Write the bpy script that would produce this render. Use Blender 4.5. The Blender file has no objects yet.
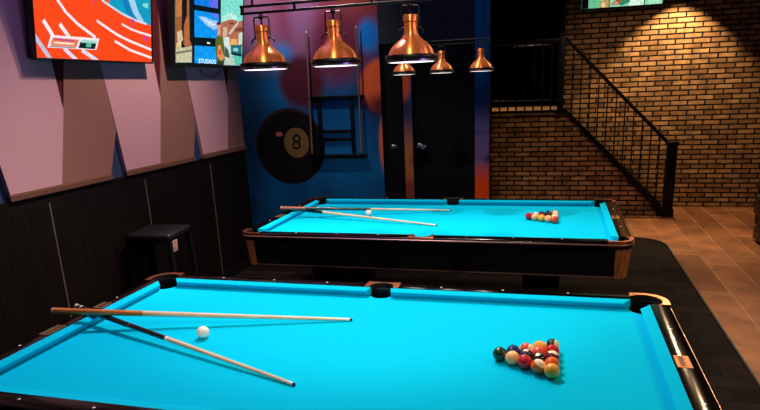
import bpy, bmesh, math, random
from mathutils import Vector, Matrix
random.seed(7)
PI = math.pi
sc = bpy.context.scene
COL = sc.collection

# ------------------------------------------------------------------ materials
def nodes(name):
    m = bpy.data.materials.new(name); m.use_nodes = True
    nt = m.node_tree
    return m, nt, nt.nodes['Principled BSDF']
def setp(b, **k):
    for n, v in k.items():
        b.inputs[n].default_value = v
def rgb(h):
    f = lambda c: c/12.92 if c <= .04045 else ((c+.055)/1.055)**2.4
    return tuple(f(int(h[i:i+2], 16)/255) for i in (0, 2, 4)) + (1,)
def mat(name, color, rough=.5, metal=0., spec=.5, noise=0., nscale=40., bump=0., coat=0.):
    m, nt, b = nodes(name)
    c = rgb(color) if isinstance(color, str) else tuple(color)+(1,)
    setp(b, **{'Base Color': c, 'Roughness': rough, 'Metallic': metal, 'Specular IOR Level': spec, 'Coat Weight': coat})
    if noise or bump:
        tc = nt.nodes.new('ShaderNodeTexCoord'); n = nt.nodes.new('ShaderNodeTexNoise')
        n.inputs['Scale'].default_value = nscale; n.inputs['Detail'].default_value = 4
        nt.links.new(tc.outputs['Object'], n.inputs['Vector'])
        if noise:
            r = nt.nodes.new('ShaderNodeMapRange')
            r.inputs['From Min'].default_value = .3; r.inputs['From Max'].default_value = .7
            r.inputs['To Min'].default_value = 1-noise; r.inputs['To Max'].default_value = 1+noise
            nt.links.new(n.outputs['Fac'], r.inputs['Value'])
            mx = nt.nodes.new('ShaderNodeVectorMath'); mx.operation = 'SCALE'
            mx.inputs[0].default_value = c[:3]
            nt.links.new(r.outputs['Result'], mx.inputs['Scale'])
            nt.links.new(mx.outputs['Vector'], b.inputs['Base Color'])
        if bump:
            bp = nt.nodes.new('ShaderNodeBump'); bp.inputs['Strength'].default_value = bump
            bp.inputs['Distance'].default_value = .002
            nt.links.new(n.outputs['Fac'], bp.inputs['Height']); nt.links.new(bp.outputs['Normal'], b.inputs['Normal'])
    return m
def emit(name, color, strength):
    m, nt, b = nodes(name)
    c = rgb(color) if isinstance(color, str) else tuple(color)+(1,)
    setp(b, **{'Base Color': (0, 0, 0, 1), 'Roughness': .35, 'Specular IOR Level': .2, 'Emission Color': c, 'Emission Strength': strength})
    return m
def picture(name, color, strength, var, scale):
    """a patch of a picture on a lit screen, with fine photographic mottling"""
    m = emit(name, color, strength); nt = m.node_tree; b = nt.nodes['Principled BSDF']; L = nt.links.new
    tc = nt.nodes.new('ShaderNodeTexCoord'); n = nt.nodes.new('ShaderNodeTexNoise'); n.inputs['Scale'].default_value = scale; n.inputs['Detail'].default_value = 3
    L(tc.outputs['Object'], n.inputs['Vector'])
    mr = nt.nodes.new('ShaderNodeMapRange'); mr.inputs['From Min'].default_value = .32; mr.inputs['From Max'].default_value = .68
    mr.inputs['To Min'].default_value = 1-var; mr.inputs['To Max'].default_value = 1+var
    L(n.outputs['Fac'], mr.inputs['Value'])
    v = nt.nodes.new('ShaderNodeVectorMath'); v.operation = 'SCALE'; v.inputs[0].default_value = rgb(color)[:3]
    L(mr.outputs['Result'], v.inputs['Scale']); L(v.outputs['Vector'], b.inputs['Emission Color'])
    return m
def grain(name, c1, c2, rough, stretch, scale=6., metal=0., coat=0., spec=.5):
    m, nt, b = nodes(name)
    setp(b, **{'Roughness': rough, 'Metallic': metal, 'Coat Weight': coat, 'Specular IOR Level': spec})
    tc = nt.nodes.new('ShaderNodeTexCoord'); mp = nt.nodes.new('ShaderNodeMapping')
    mp.inputs['Scale'].default_value = stretch
    n = nt.nodes.new('ShaderNodeTexNoise'); n.inputs['Scale'].default_value = scale; n.inputs['Detail'].default_value = 5
    r = nt.nodes.new('ShaderNodeValToRGB')
    r.color_ramp.elements[0].position = .32; r.color_ramp.elements[1].position = .68
    r.color_ramp.elements[0].color = rgb(c1); r.color_ramp.elements[1].color = rgb(c2)
    L = nt.links.new
    L(tc.outputs['Object'], mp.inputs['Vector']); L(mp.outputs['Vector'], n.inputs['Vector'])
    L(n.outputs['Fac'], r.inputs['Fac']); L(r.outputs['Color'], b.inputs['Base Color'])
    return m
def brickmat(name, axes, c1, c2, mortar, bw, bh, ms, rough=.8, offset=.5, freq=2, shift=(0, 0), bump=.6, dist=.01, var=.35, nscale=9., spec=.3, bias=0.):
    """axes: which object axes run along the brick and across the courses"""
    m, nt, b = nodes(name)
    L = nt.links.new
    setp(b, **{'Roughness': rough, 'Specular IOR Level': spec})
    tc = nt.nodes.new('ShaderNodeTexCoord'); sx = nt.nodes.new('ShaderNodeSeparateXYZ'); cx = nt.nodes.new('ShaderNodeCombineXYZ')
    L(tc.outputs['Object'], sx.inputs[0])
    for i, a in enumerate(axes):
        ad = nt.nodes.new('ShaderNodeMath'); ad.operation = 'ADD'; ad.inputs[1].default_value = shift[i]
        L(sx.outputs[a], ad.inputs[0]); L(ad.outputs[0], cx.inputs[i])
    # a little waviness so the courses look hand-laid
    nz = nt.nodes.new('ShaderNodeTexNoise'); nz.inputs['Scale'].default_value = 14; nz.inputs['Detail'].default_value = 3
    L(tc.outputs['Object'], nz.inputs['Vector'])
    vs = nt.nodes.new('ShaderNodeVectorMath'); vs.operation = 'SUBTRACT'; vs.inputs[1].default_value = (.5, .5, .5)
    L(nz.outputs['Color'], vs.inputs[0])
    va = nt.nodes.new('ShaderNodeVectorMath'); va.operation = 'MULTIPLY_ADD'
    va.inputs[1].default_value = (ms*1.1, ms*1.1, 0)
    L(vs.outputs['Vector'], va.inputs[0]); L(cx.outputs['Vector'], va.inputs[2])
    br = nt.nodes.new('ShaderNodeTexBrick'); br.offset = offset; br.offset_frequency = freq
    br.inputs['Color1'].default_value = rgb(c1); br.inputs['Color2'].default_value = rgb(c2); br.inputs['Mortar'].default_value = rgb(mortar)
    br.inputs['Scale'].default_value = 1; br.inputs['Brick Width'].default_value = bw; br.inputs['Row Height'].default_value = bh
    br.inputs['Mortar Size'].default_value = ms; br.inputs['Mortar Smooth'].default_value = .25; br.inputs['Bias'].default_value = bias
    L(va.outputs['Vector'], br.inputs['Vector'])
    n2 = nt.nodes.new('ShaderNodeTexNoise'); n2.inputs['Scale'].default_value = nscale; n2.inputs['Detail'].default_value = 6
    L(tc.outputs['Object'], n2.inputs['Vector'])
    mr = nt.nodes.new('ShaderNodeMapRange'); mr.inputs['From Min'].default_value = .3; mr.inputs['From Max'].default_value = .7
    mr.inputs['To Min'].default_value = 1-var; mr.inputs['To Max'].default_value = 1+var
    L(n2.outputs['Fac'], mr.inputs['Value'])
    mu = nt.nodes.new('ShaderNodeVectorMath'); mu.operation = 'SCALE'
    L(br.outputs['Color'], mu.inputs[0]); L(mr.outputs['Result'], mu.inputs['Scale'])
    L(mu.outputs['Vector'], b.inputs['Base Color'])
    sb = nt.nodes.new('ShaderNodeMath'); sb.operation = 'SUBTRACT'; sb.inputs[0].default_value = 1
    L(br.outputs['Fac'], sb.inputs[1])
    ad2 = nt.nodes.new('ShaderNodeMath'); ad2.operation = 'MULTIPLY_ADD'; ad2.inputs[1].default_value = .25
    L(n2.outputs['Fac'], ad2.inputs[0]); L(sb.outputs[0], ad2.inputs[2])
    bp = nt.nodes.new('ShaderNodeBump'); bp.inputs['Strength'].default_value = bump; bp.inputs['Distance'].default_value = dist
    L(ad2.outputs[0], bp.inputs['Height']); L(bp.outputs['Normal'], b.inputs['Normal'])
    return m

def aniso(m):
    nt = m.node_tree; b = nt.nodes['Principled BSDF']
    t = nt.nodes.new('ShaderNodeTangent'); t.direction_type = 'RADIAL'; t.axis = 'Z'
    nt.links.new(t.outputs[0], b.inputs['Tangent']); b.inputs['Anisotropic'].default_value = .85; b.inputs['Anisotropic Rotation'].default_value = .25
M = {}
M['cloth'] = mat('turquoise_cloth', (0.0, .53, .76), .95, spec=.03, noise=.03, nscale=300, bump=.15)
M['rail'] = grain('black_rail', '040302', '080504', .13, (3, 3, 3), 5, spec=.2, coat=0)
M['apron'] = mat('black_apron', '070809', .35, spec=.4, noise=.2, nscale=6)
M['casting'] = mat('copper_casting', 'e08a5c', .3, metal=1., noise=.08, nscale=25)
M['post'] = grain('corner_wood', '6e4228', 'a86c44', .3, (14, 14, .6), 6, metal=.3, coat=.3)
M['trim'] = mat('brushed_trim', 'c9a79b', .3, metal=.9)
M['leather'] = mat('pocket_leather', '060505', .7, spec=.2, noise=.2, nscale=60, bump=.3)
M['pearl'] = mat('pearl_sight', 'e8e2d8', .3)
M['brass'] = grain('plate_brass', '8a4e20', 'c07c3c', .42, (40, 40, 40), 6, metal=.6)
M['tinplate'] = grain('plate_dull_gold', '4d3d28', 'a98c5c', .35, (40, 40, 40), 5, metal=.5)
M['engrave'] = mat('plate_engraving', '3a2412', .5, metal=.3)
M['leg'] = mat('black_table_leg', '060606', .4, noise=.2, nscale=8)
M['copper'] = grain('spun_copper', 'dd7a38', 'ee9450', .36, (60, 60, 3), 5, metal=.65)
aniso(M['copper'])
M['iron'] = mat('black_iron', '050506', .45, metal=.3, spec=.35, noise=.2, nscale=40)
M['chrome'] = mat('small_chrome', '9a9a9e', .3, metal=1.)
M['lens'] = emit('lamp_lens', (1., .93, .88), 2.2)
M['maple'] = grain('maple_shaft', 'd9b98f', 'ecd6b2', .3, (.8, 14, 14), 9, coat=.5)
M['honey'] = grain('honey_butt', 'b8672c', 'd98a45', .28, (.8, 14, 14), 9, coat=.5)
M['redwood'] = grain('redwood_butt', '8a4a2c', 'b56b45', .3, (.8, 14, 14), 9, coat=.5)
M['cueblack'] = mat('black_cue_butt', '08080b', .3, noise=.2, nscale=60, coat=.4)
M['ferrule'] = mat('white_ferrule', 'ece8de', .35)
M['tip'] = mat('blue_chalked_tip', '1d2530', .9)
M['rubber'] = mat('rubber_bumper', 'b9b2ac', .7)
M['darkcue'] = grain('shaded_cue_wood', '5c4a3c', '8a7058', .4, (14, 14, .8), 9)
M['pink'] = mat('pale_pink_felt', 'b48e92', .95, spec=.1, noise=.05, nscale=160, bump=.15)
M['tan'] = mat('tan_felt', '7e5c52', .95, spec=.1, noise=.05, nscale=160, bump=.15)
M['lip'] = mat('brown_felt_edge', '5e4234', .95, spec=.1, noise=.05, nscale=160)
M['navy'] = mat('navy_paint', '0e2a4e', .8, noise=.08, nscale=12)
M['maroon'] = mat('maroon_felt', '4a1a20', .95, spec=.1, noise=.05, nscale=160)
M['dado'] = grain('dark_wood_panel', '070504', '120d0a', .6, (14, 14, .5), 4, spec=.12)
M['alu'] = mat('aluminium_strip', '6e625c', .4, metal=.5)
M['black'] = mat('black_paint', '030304', .7, spec=.2, noise=.2, nscale=6)
M['nearblack'] = mat('dark_navy_paint', '08131f', .8, noise=.15, nscale=5)
M['doorblack'] = mat('black_door_lacquer', '020306', .6, spec=.15, noise=.2, nscale=6)
M['tvcase'] = mat('tv_black_plastic', '060607', .4)
M['plate'] = mat('outlet_plate', 'd8b2a6', .5)
M['vinyl'] = mat('black_vinyl', '050508', .5, spec=.3, noise=.15, nscale=30, bump=.2)
M['chair'] = mat('dark_navy_vinyl', '0a0f1a', .45, noise=.15, nscale=30, bump=.2)
M['brick'] = brickmat('painted_brick', (0, 2), 'bc925e', '846038', '090503', .217, .0672, .0115, var=.45, nscale=7)
M['brickend'] = brickmat('painted_brick_side', (1, 2), 'bc925e', '846038', '090503', .217, .0672, .0115, var=.45, nscale=7)
M['tile'] = brickmat('stone_tile_floor', (1, 0), 'a06c44', '74482a', 'a98462', 1.2, .2685, .005, rough=.55, offset=.28, freq=2, shift=(-2.44+.34, -.215), bump=.3, dist=.002, var=.32, nscale=4, spec=.3)
M['plank'] = brickmat('dark_plank_floor', (0, 1), '050302', '1c1410', '010100', 1.2, .16, .007, rough=.75, offset=.4, freq=2, bump=.3, dist=.002, var=.5, nscale=7, spec=.1)
M['zone_edge'] = mat('black_edging', '0a0807', .5)
M['upfloor'] = grain('platform_boards', '6b5136', '8a6a45', .6, (1, 8, 8), 3)

# ------------------------------------------------------------------ mesh helpers
def link(o, parent=None):
    COL.objects.link(o)
    if parent is not None: o.parent = parent
    return o
def finish(name, bm, ms, parent=None, smooth=True, loc=None, angle=35):
    bmesh.ops.recalc_face_normals(bm, faces=bm.faces)
    me = bpy.data.meshes.new(name); bm.to_mesh(me); bm.free()
    for m in (ms if isinstance(ms, (list, tuple)) else [ms]): me.materials.append(m)
    if smooth:
        me.shade_smooth(); me.set_sharp_from_angle(angle=math.radians(angle))
    o = bpy.data.objects.new(name, me)
    if loc: o.location = loc
    return link(o, parent)
def thing(name, label, cat, loc=(0, 0, 0), rz=0, group=None):
    o = bpy.data.objects.new(name, None); o.empty_display_size = .1
    o.location = loc; o.rotation_euler = (0, 0, rz); link(o)
    return tag(o, label, cat, group)
def tag(o, label, cat, group=None):
    o['label'] = label; o['category'] = cat
    if group: o['group'] = group
    return o
def struct(o):
    o['kind'] = 'structure'; return o
def box(bm, x0, x1, y0, y1, z0, z1, bev=0., seg=2, mi=0):
    r = bmesh.ops.create_cube(bm, size=1)
    vs = r['verts']
    for v in vs:
        v.co = Vector((x0+(v.co.x+.5)*(x1-x0), y0+(v.co.y+.5)*(y1-y0), z0+(v.co.z+.5)*(z1-z0)))
    fs = list({f for v in vs for f in v.link_faces})
    for f in fs: f.material_index = mi
    if bev:
        es = list({e for v in vs for e in v.link_edges})
        bmesh.ops.bevel(bm, geom=es, offset=bev, segments=seg, affect='EDGES', profile=.5)
    return bm
def B(*a, **k): return box(bmesh.new(), *a, **k)
def lathe(bm, prof, seg=32, close=False, xf=None, mi=0):
    rings = []
    for r, z in prof:
        if r < 1e-6: rings.append([bm.verts.new((0, 0, z))])
        else: rings.append([bm.verts.new((r*math.cos(2*PI*i/seg), r*math.sin(2*PI*i/seg), z)) for i in range(seg)])
    n = len(rings)
    for k in range(n if close else n-1):
        a, b = rings[k], rings[(k+1) % n]
        for i in range(seg):
            j = (i+1) % seg
            f = [a[i % len(a)]]
            if len(a) > 1: f.append(a[j])
            f.append(b[j % len(b)])
            if len(b) > 1: f.append(b[i])
            if len(set(f)) > 2: bm.faces.new(f).material_index = mi
    if xf is not None: bmesh.ops.transform(bm, matrix=xf, verts=[v for r in rings for v in r])
    return bm
def tube(bm, pts, rad, seg=10, caps=True):
    pts = [Vector(p) for p in pts]; n = len(pts)
    rs = rad if isinstance(rad, (list, tuple)) else [rad]*n
    rings = []; a = None
    for i, p in enumerate(pts):
        t = (pts[min(i+1, n-1)]-pts[max(i-1, 0)]).normalized()
        if a is None: a = t.cross(Vector((0, 0, 1)) if abs(t.z) < .9 else Vector((0, 1, 0)))
        a = a-t*a.dot(t); a.normalize(); b = t.cross(a)
        rings.append([bm.verts.new(p+(a*math.cos(2*PI*k/seg)+b*math.sin(2*PI*k/seg))*rs[i]) for k in range(seg)])
    for i in range(n-1):
        for k in range(seg):
            bm.faces.new((rings[i][k], rings[i][(k+1) % seg], rings[i+1][(k+1) % seg], rings[i+1][k]))
    if caps: bm.faces.new(rings[0][::-1]); bm.faces.new(rings[-1])
    return bm
def prism(bm, pts, z0, z1, mi=0):
    lo = [bm.verts.new((x, y, z0)) for x, y in pts]; hi = [bm.verts.new((x, y, z1)) for x, y in pts]
    n = len(pts)
    f1 = bm.faces.new(hi); f0 = bm.faces.new(lo[::-1])
    for i in range(n):
        bm.faces.new((lo[i], lo[(i+1) % n], hi[(i+1) % n], hi[i]))
    for f in bm.faces: f.normal_update()
    bmesh.ops.triangulate(bm, faces=[f1, f0], ngon_method='EAR_CLIP')
    return bm
def prism_ax(pts, d0, d1, f):
    """extrude a 2-D polygon; f maps (u, v, d) to xyz"""
    bm = prism(bmesh.new(), pts, d0, d1)
    for v in bm.verts: v.co = Vector(f(v.co.x, v.co.y, v.co.z))
    return bm
def extr(bm, sec, A, Bp, f):
    """extrude section [(t,z)] between parameters A and B (each a function of t giving the along value)"""
    a = [bm.verts.new(f(A(t) if callable(A) else A, t, z)) for t, z in sec]
    b = [bm.verts.new(f(Bp(t) if callable(Bp) else Bp, t, z)) for t, z in sec]
    n = len(sec)
    for i in range(n): bm.faces.new((a[i], a[(i+1) % n], b[(i+1) % n], b[i]))
    bm.faces.new(a[::-1]); bm.faces.new(b)
    return bm
def sweep_closed(bm, path, prof):
    """path: [(x,y,nx,ny)] closed; prof: closed list of (offset,z)"""
    rings = [[bm.verts.new((x+nx*o, y+ny*o, z)) for o, z in prof] for x, y, nx, ny in path]
    n, k = len(rings), len(prof)
    for i in range(n):
        a, b = rings[i], rings[(i+1) % n]
        for j in range(k): bm.faces.new((a[j], a[(j+1) % k], b[(j+1) % k], b[j]))
    return bm
def arc(cx, cy, r, a0, a1, n):
    return [(cx+r*math.cos(a0+(a1-a0)*i/n), cy+r*math.sin(a0+(a1-a0)*i/n)) for i in range(n+1)]
def text_mesh(body, size, extrude=0.):
    cu = bpy.data.curves.new('lettering', 'FONT'); cu.body = body; cu.size = size; cu.extrude = extrude
    cu.align_x = 'CENTER'; cu.align_y = 'CENTER'; cu.resolution_u = 3
    o = bpy.data.objects.new('lettering', cu); COL.objects.link(o)
    dg = bpy.context.evaluated_depsgraph_get(); dg.update()
    me = bpy.data.meshes.new_from_object(o.evaluated_get(dg))
    COL.objects.unlink(o); bpy.data.objects.remove(o)
    return me
def copy_tree(o, parent=None):
    c = o.copy(); COL.objects.link(c)
    if parent is not None: c.parent = parent
    for ch in KIDS.get(o.name, []): copy_tree(ch, c)
    return c
KIDS = {}
def index_kids():
    KIDS.clear()
    for o in bpy.data.objects:
        if o.parent: KIDS.setdefault(o.parent.name, []).append(o)

# ------------------------------------------------------------------ measurements (metres, floor at z = 0)
A_, B_ = 1.27, .635           # playing surface half length / half width
CW, OUT = .047, .1434         # cushion depth, cushion + rail depth
BED, NOSE, TOP = .760, .796, .803
FAR = (-.022, 2.551)          # far table centre; near table centre is the origin
XW = -2.324                   # left wall plane
YM = 4.9                      # mural wall
YP = 6.5                      # platform front
YB = 7.15                     # brick wall
XR = 3.62                     # right wall
ZC = 4.2

# ------------------------------------------------------------------ room shell
struct(finish('floor', B(-3.7, XR+.1, -4.1, 7.3, -.1, 0), M['tile'], smooth=False))
zone = [(2.10, -3.5), (2.10, 0), (2.10, 4.55)]+arc(1.72, 4.82, .38, 0, PI/2, 10)+[(.2, 5.20), (.2, 4.88), (-2.3, 4.88), (-2.3, 3.5), (-2.31, -3.5)]
struct(finish('floor_dark', prism(bmesh.new(), zone, .0, .004), M['plank'], smooth=False))
bm = bmesh.new()
e = zone[:15]
tube(bm, [(x, y, .004) for x, y in e], .012, 6)
struct(finish('trim_1', bm, M['zone_edge']))
struct(finish('ceiling', B(-3.7, XR+.1, -4.1, 15.6, ZC, ZC+.1), M['black'], smooth=False))
struct(finish('wall_left', B(-3.7, XW, -4.1, 3.66, 0, ZC), M['navy'], smooth=False))
struct(finish('wall_alcove', B(-3.8, -3.6, 3.66, 5.1, 0, ZC), M['nearblack'], smooth=False))
struct(finish('wall_front', B(-3.7, XR+.1, -4.2, -4.0, 0, ZC), M['black'], smooth=False))
struct(finish('wall_right', B(XR, XR+.15, -4.1, 7.3, 0, ZC), M['nearblack'], smooth=False))
struct(finish('wall_brick', B(.955, XR+.1, YB, YB+.2, 0, ZC), M['brick'], smooth=False))
# mural wall with two door openings
bm = bmesh.new()
for x0, x1, z0, z1 in ((-3.6, -1.128, 0, ZC), (-1.128, -.862, 2.3, ZC), (-.862, -.76, 0, ZC), (-.76, -.026, 2.3, ZC), (-.026, .135, 0, ZC)):
    box(bm, x0, x1, YM, YM+.15, z0, z1)
struct(finish('wall_mural', bm, M['nearblack'], smooth=False))
struct(finish('wall_passage', B(-.2, -.06, YM+.15, YP, 0, ZC), M['black'], smooth=False))
# dado of dark wood with aluminium joint strips
struct(finish('trim_2', B(XW, XW+.02, -4.0, 3.66, 0, 1.245), M['dado'], smooth=False))
for i, y in enumerate((-2.04, -1.045, -.05, .95, 1.947, 2.94)):
    struct(finish('trim_%d' % (3+i), B(XW+.02, XW+.024, y-.006, y+.006, .02, 1.185), M['alu'], smooth=False))
struct(finish('baseboard_left', B(XW+.02, XW+.034, -4.0, 3.66, 0, .09), M['black'], smooth=False))

# doors in the mural wall
for k, (x0, x1, hx) in enumerate(((-1.128, -.862, -1.005), (-.76, -.026, -.66))):
    bm = B(x0+.004, x1-.004, YM+.05, YM+.1, .01, 2.295, bev=.004)
    d = struct(finish('door_%d' % (k+1), bm, M['doorblack'], smooth=False))
    bm = bmesh.new()
    for q in (-1, 1):
        lathe(bm, [(0, 0), (.028, 0), (.028, .006), (.012, .01), (.012, .045), (.03, .05), (.032, .065), (.02, .075), (0, .076)], 16,
              xf=Matrix.Translation((hx+q*.02*k, YM+.052, 1.125+(.01 if q < 0 else -.01)*k)) @ Matrix.Rotation(PI/2, 4, 'X')) if (k == 0 and q < 0) or k == 1 else None
    for v in bm.verts: v.co.x += 0
    finish('door_handle', bm, M['chrome'], d)
    bm = bmesh.new()
    for a, b in ((x0+.03, x1-.03),):
        box(bm, a, b, YM+.044, YM+.051, .2, .9); box(bm, a, b, YM+.044, YM+.051, 1.3, 2.15)
    finish('door_panel', bm, M['doorblack'], d, smooth=False)

# ------------------------------------------------------------------ mural (printed photograph of blurred pool balls)
def mural_mat():
    m, nt, b = nodes('printed_mural'); L = nt.links.new
    setp(b, **{'Roughness': .75, 'Specular IOR Level': .15})
    tc = nt.nodes.new('ShaderNodeTexCoord'); sep = nt.nodes.new('ShaderNodeSeparateXYZ'); L(tc.outputs['Object'], sep.inputs[0])
    nz = nt.nodes.new('ShaderNodeTexNoise'); nz.inputs['Scale'].default_value = 1.3; L(tc.outputs['Object'], nz.inputs['Vector'])
    base = nt.nodes.new('ShaderNodeValToRGB')
    base.color_ramp.elements[0].color = rgb('003258'); base.color_ramp.elements[1].color = rgb('005f96')
    base.color_ramp.elements[0].position = .35; base.color_ramp.elements[1].position = .65
    L(nz.outputs['Fac'], base.inputs['Fac'])
    cur = base.outputs['Color']
    # (x, z, rx, rz, softness, colour, strength)
    blobs = [(-2.6, 2.85, .8, .75, .5, 'a06a98', 1), (-1.75, 2.75, .8, .85, .5, '7c3450', 1), (-1.25, 3.0, .6, .45, .6, '8c3a30', 1), (-2.05, 2.65, .2, .75, .7, '8a5a84', .9),
             (-2.35, 2.22, .17, .17, .9, '1c86d2', .9), (-2.12, 1.92, .32, .33, .35, '4c1826', 1), (-1.62, 2.3, .40, .42, .6, '641f34', .9),
             (-1.25, 2.40, .14, .2, .6, '0e76c8', 1), (-1.08, 1.84, .32, .32, .2, 'e86030', 1), (-1.05, 1.60, .3, .16, .7, '3c1018', .9),
             (-1.12, 1.16, .06, .32, .5, 'd86a35', 1), (-1.75, 1.0, .5, .55, .9, '0a78b8', .6),
             (-3.0, 1.6, .5, .9, .7, '062440', .8),
             (-.81, 2.9, .3, .5, .4, '3a3030', 1), (-.81, .85, .2, .55, .7, 'a8683c', 1), (-.81, .45, .25, .3, .3, '8a4030', 1),
             (.05, .72, .4, .24, .25, 'ff5812', 1), (.05, 1.15, .4, .35, .8, '7a6a9c', 1)]
    for x, z, rx, rz, soft, c, s in blobs:
        cb = nt.nodes.new('ShaderNodeCombineXYZ')
        for k, (o, r, c0) in enumerate(((sep.outputs[0], rx, x), (sep.outputs[2], rz, z))):
            mm = nt.nodes.new('ShaderNodeMath'); mm.operation = 'MULTIPLY_ADD'; mm.inputs[1].default_value = 1/r; mm.inputs[2].default_value = -c0/r
            L(o, mm.inputs[0]); L(mm.outputs[0], cb.inputs[k])
        ln = nt.nodes.new('ShaderNodeVectorMath'); ln.operation = 'LENGTH'; L(cb.outputs[0], ln.inputs[0])
        mr = nt.nodes.new('ShaderNodeMapRange'); mr.interpolation_type = 'SMOOTHSTEP'
        mr.inputs['From Min'].default_value = 1+soft*.5; mr.inputs['From Max'].default_value = 1-soft*.9
        mr.inputs['To Max'].default_value = s
        L(ln.outputs['Value'], mr.inputs['Value'])
        mx = nt.nodes.new('ShaderNodeMix'); mx.data_type = 'RGBA'; mx.inputs['B'].default_value = rgb(c) if False else (0, 0, 0, 1)
        mx.inputs[7].default_value = rgb(c)
        L(mr.outputs['Result'], mx.inputs[0]); L(cur, mx.inputs[6]); cur = mx.outputs[2]
    L(cur, b.inputs['Base Color'])
    return m
MU = mural_mat()
mur = finish('mural', B(-3.58, -1.13, YM-.004, YM-.0005, .1, ZC-.02), MU, smooth=False)
tag(mur, 'blue and purple photo mural of blurred billiard balls behind the far table', 'mural')
def disc(cx, cz, rx, rz, y, n=48):
    bm = bmesh.new()
    bm.faces.new([bm.verts.new((cx+rx*math.cos(2*PI*i/n), y, cz+rz*math.sin(2*PI*i/n))) for i in range(n)])
    return bm
M['print8'] = mat('printed_black_ball', '0b080a', .7, spec=.15, noise=.3, nscale=2)
M['print_rim'] = mat('printed_ball_rim', '2c1618', .7, spec=.15, noise=.2, nscale=3)
M['print_cream'] = mat('printed_cream_spot', '74592f', .7, spec=.15, noise=.1, nscale=8)
M['print_glint'] = mat('printed_glint', 'b05a50', .7, spec=.15)
finish('printed_ball_rim', disc(-2.335, 1.15, .465, .47, YM-.0045), M['print_rim'], mur)
finish('printed_ball', disc(-2.335, 1.135, .45, .45, YM-.005), M['print8'], mur)
finish('printed_spot', disc(-2.245, 1.195, .168, .185, YM-.0055), M['print_cream'], mur)
finish('printed_glint', disc(-2.47, 1.305, .05, .03, YM-.0055, 16), M['print_glint'], mur)
me = text_mesh('8', .27)
o8 = bpy.data.objects.new('printed_numeral', me); me.materials.append(M['print8'])
o8.rotation_euler = (PI/2, .12, 0); o8.location = (-2.245, YM-.0062, 1.195); link(o8, mur)
for nm, x0, x1, lb in (('mural_strip', -.862, -.76, 'narrow copper-brown printed mural strip between the two black doors'), ('mural_strip', -.026, .134, 'printed mural strip fading from blue to orange beside the brick platform')):
    tag(finish(nm, B(x0, x1, YM-.004, YM-.0005, .05, ZC-.02), MU, smooth=False), lb, 'mural')

# ------------------------------------------------------------------ cue rack on the mural with two cues
rk = thing('cue_rack', 'black wall cue rack on the mural beside the printed eight ball', 'cue rack', (-1.65, YM-.005, 1.03))
def rel(bm, o):
    for v in bm.verts: v.co -= Vector(o.location)
    return bm
for nm, a in (('post', (-1.93, -1.885, 1.04, 1.75)), ('post', (-1.515, -1.475, 1.04, 1.75))):
    finish(nm, rel(B(a[0], a[1], YM-.035, YM-.008, a[2], a[3], bev=.004), rk), M['iron'], rk)
for nm, z, x0, x1, dp in (('base_shelf', 1.035, -2.07, -1.33, .07), ('top_rail', 1.73, -2.03, -1.33, .06), ('crossbar', 1.235, -1.9, -1.48, .035), ('crossbar', 1.33, -1.9, -1.48, .035)):
    finish(nm, rel(B(x0, x1, YM-dp, YM-.008, z-.015, z+.015, bev=.004), rk), M['iron'], rk)
for x, z, w in ((-1.99, 1.745, 0), (-1.5, 1.745, 0), (-1.36, 1.745, 0)):
    pass

def make_cue(name, label, L, segs, p_tip, p_butt, r_tip=.0065, r_butt=.0145, group=None):
    """segs: list of (part, start, end, material) measured from the tip"""
    a, b = Vector(p_tip), Vector(p_butt)
    d = (b-a); d.normalize()
    root = thing(name, label, 'cue', tuple(a), 0, group)
    q = d.to_track_quat('X', 'Z'); root.rotation_mode = 'QUATERNION'; root.rotation_quaternion = q
    rr = lambda s: r_tip+(r_butt-r_tip)*(max(0, s)/L)**.8
    for part, s0, s1, m in segs:
        bm = bmesh.new()
        n = max(2, int((s1-s0)/.06))
        pts, rad = [], []
        for i in range(n+1):
            s = s0+(s1-s0)*i/n; pts.append((s, 0, 0)); rad.append(rr(s)*(1.0))
        if part == 'tip': pts = [(-.001, 0, 0), (s0+.003, 0, 0), (s1, 0, 0)]; rad = [rr(0)*.55, rr(0)*.95, rr(0)]
        if part == 'bumper': pts = [(s0, 0, 0), (s1-.004, 0, 0), (s1, 0, 0)]; rad = [rr(s0), rr(s0)*.97, rr(s0)*.75]
        tube(bm, pts, rad, 16)
        finish(part, bm, m, root)
    return root
def stand_cue(label, tip, butt, mt):
    Lc = (Vector(tip)-Vector(butt)).length
    make_cue('pool_cue', label, Lc, [('tip', 0, .008, M['tip']), ('ferrule', .008, .03, M['ferrule']), ('shaft', .03, .75, mt), ('butt', .75, Lc-.015, mt), ('bumper', Lc-.015, Lc, M['cueblack'])], tip, butt)
stand_cue('pool cue standing upright at the left end of the wall rack', (-1.993, YM-.05, 2.5), (-2.026, YM-.05, 1.051), M['darkcue'])
stand_cue('pool cue standing upright at the right end of the wall rack', (-1.375, YM-.05, 2.52), (-1.388, YM-.05, 1.051), M['darkcue'])

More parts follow.
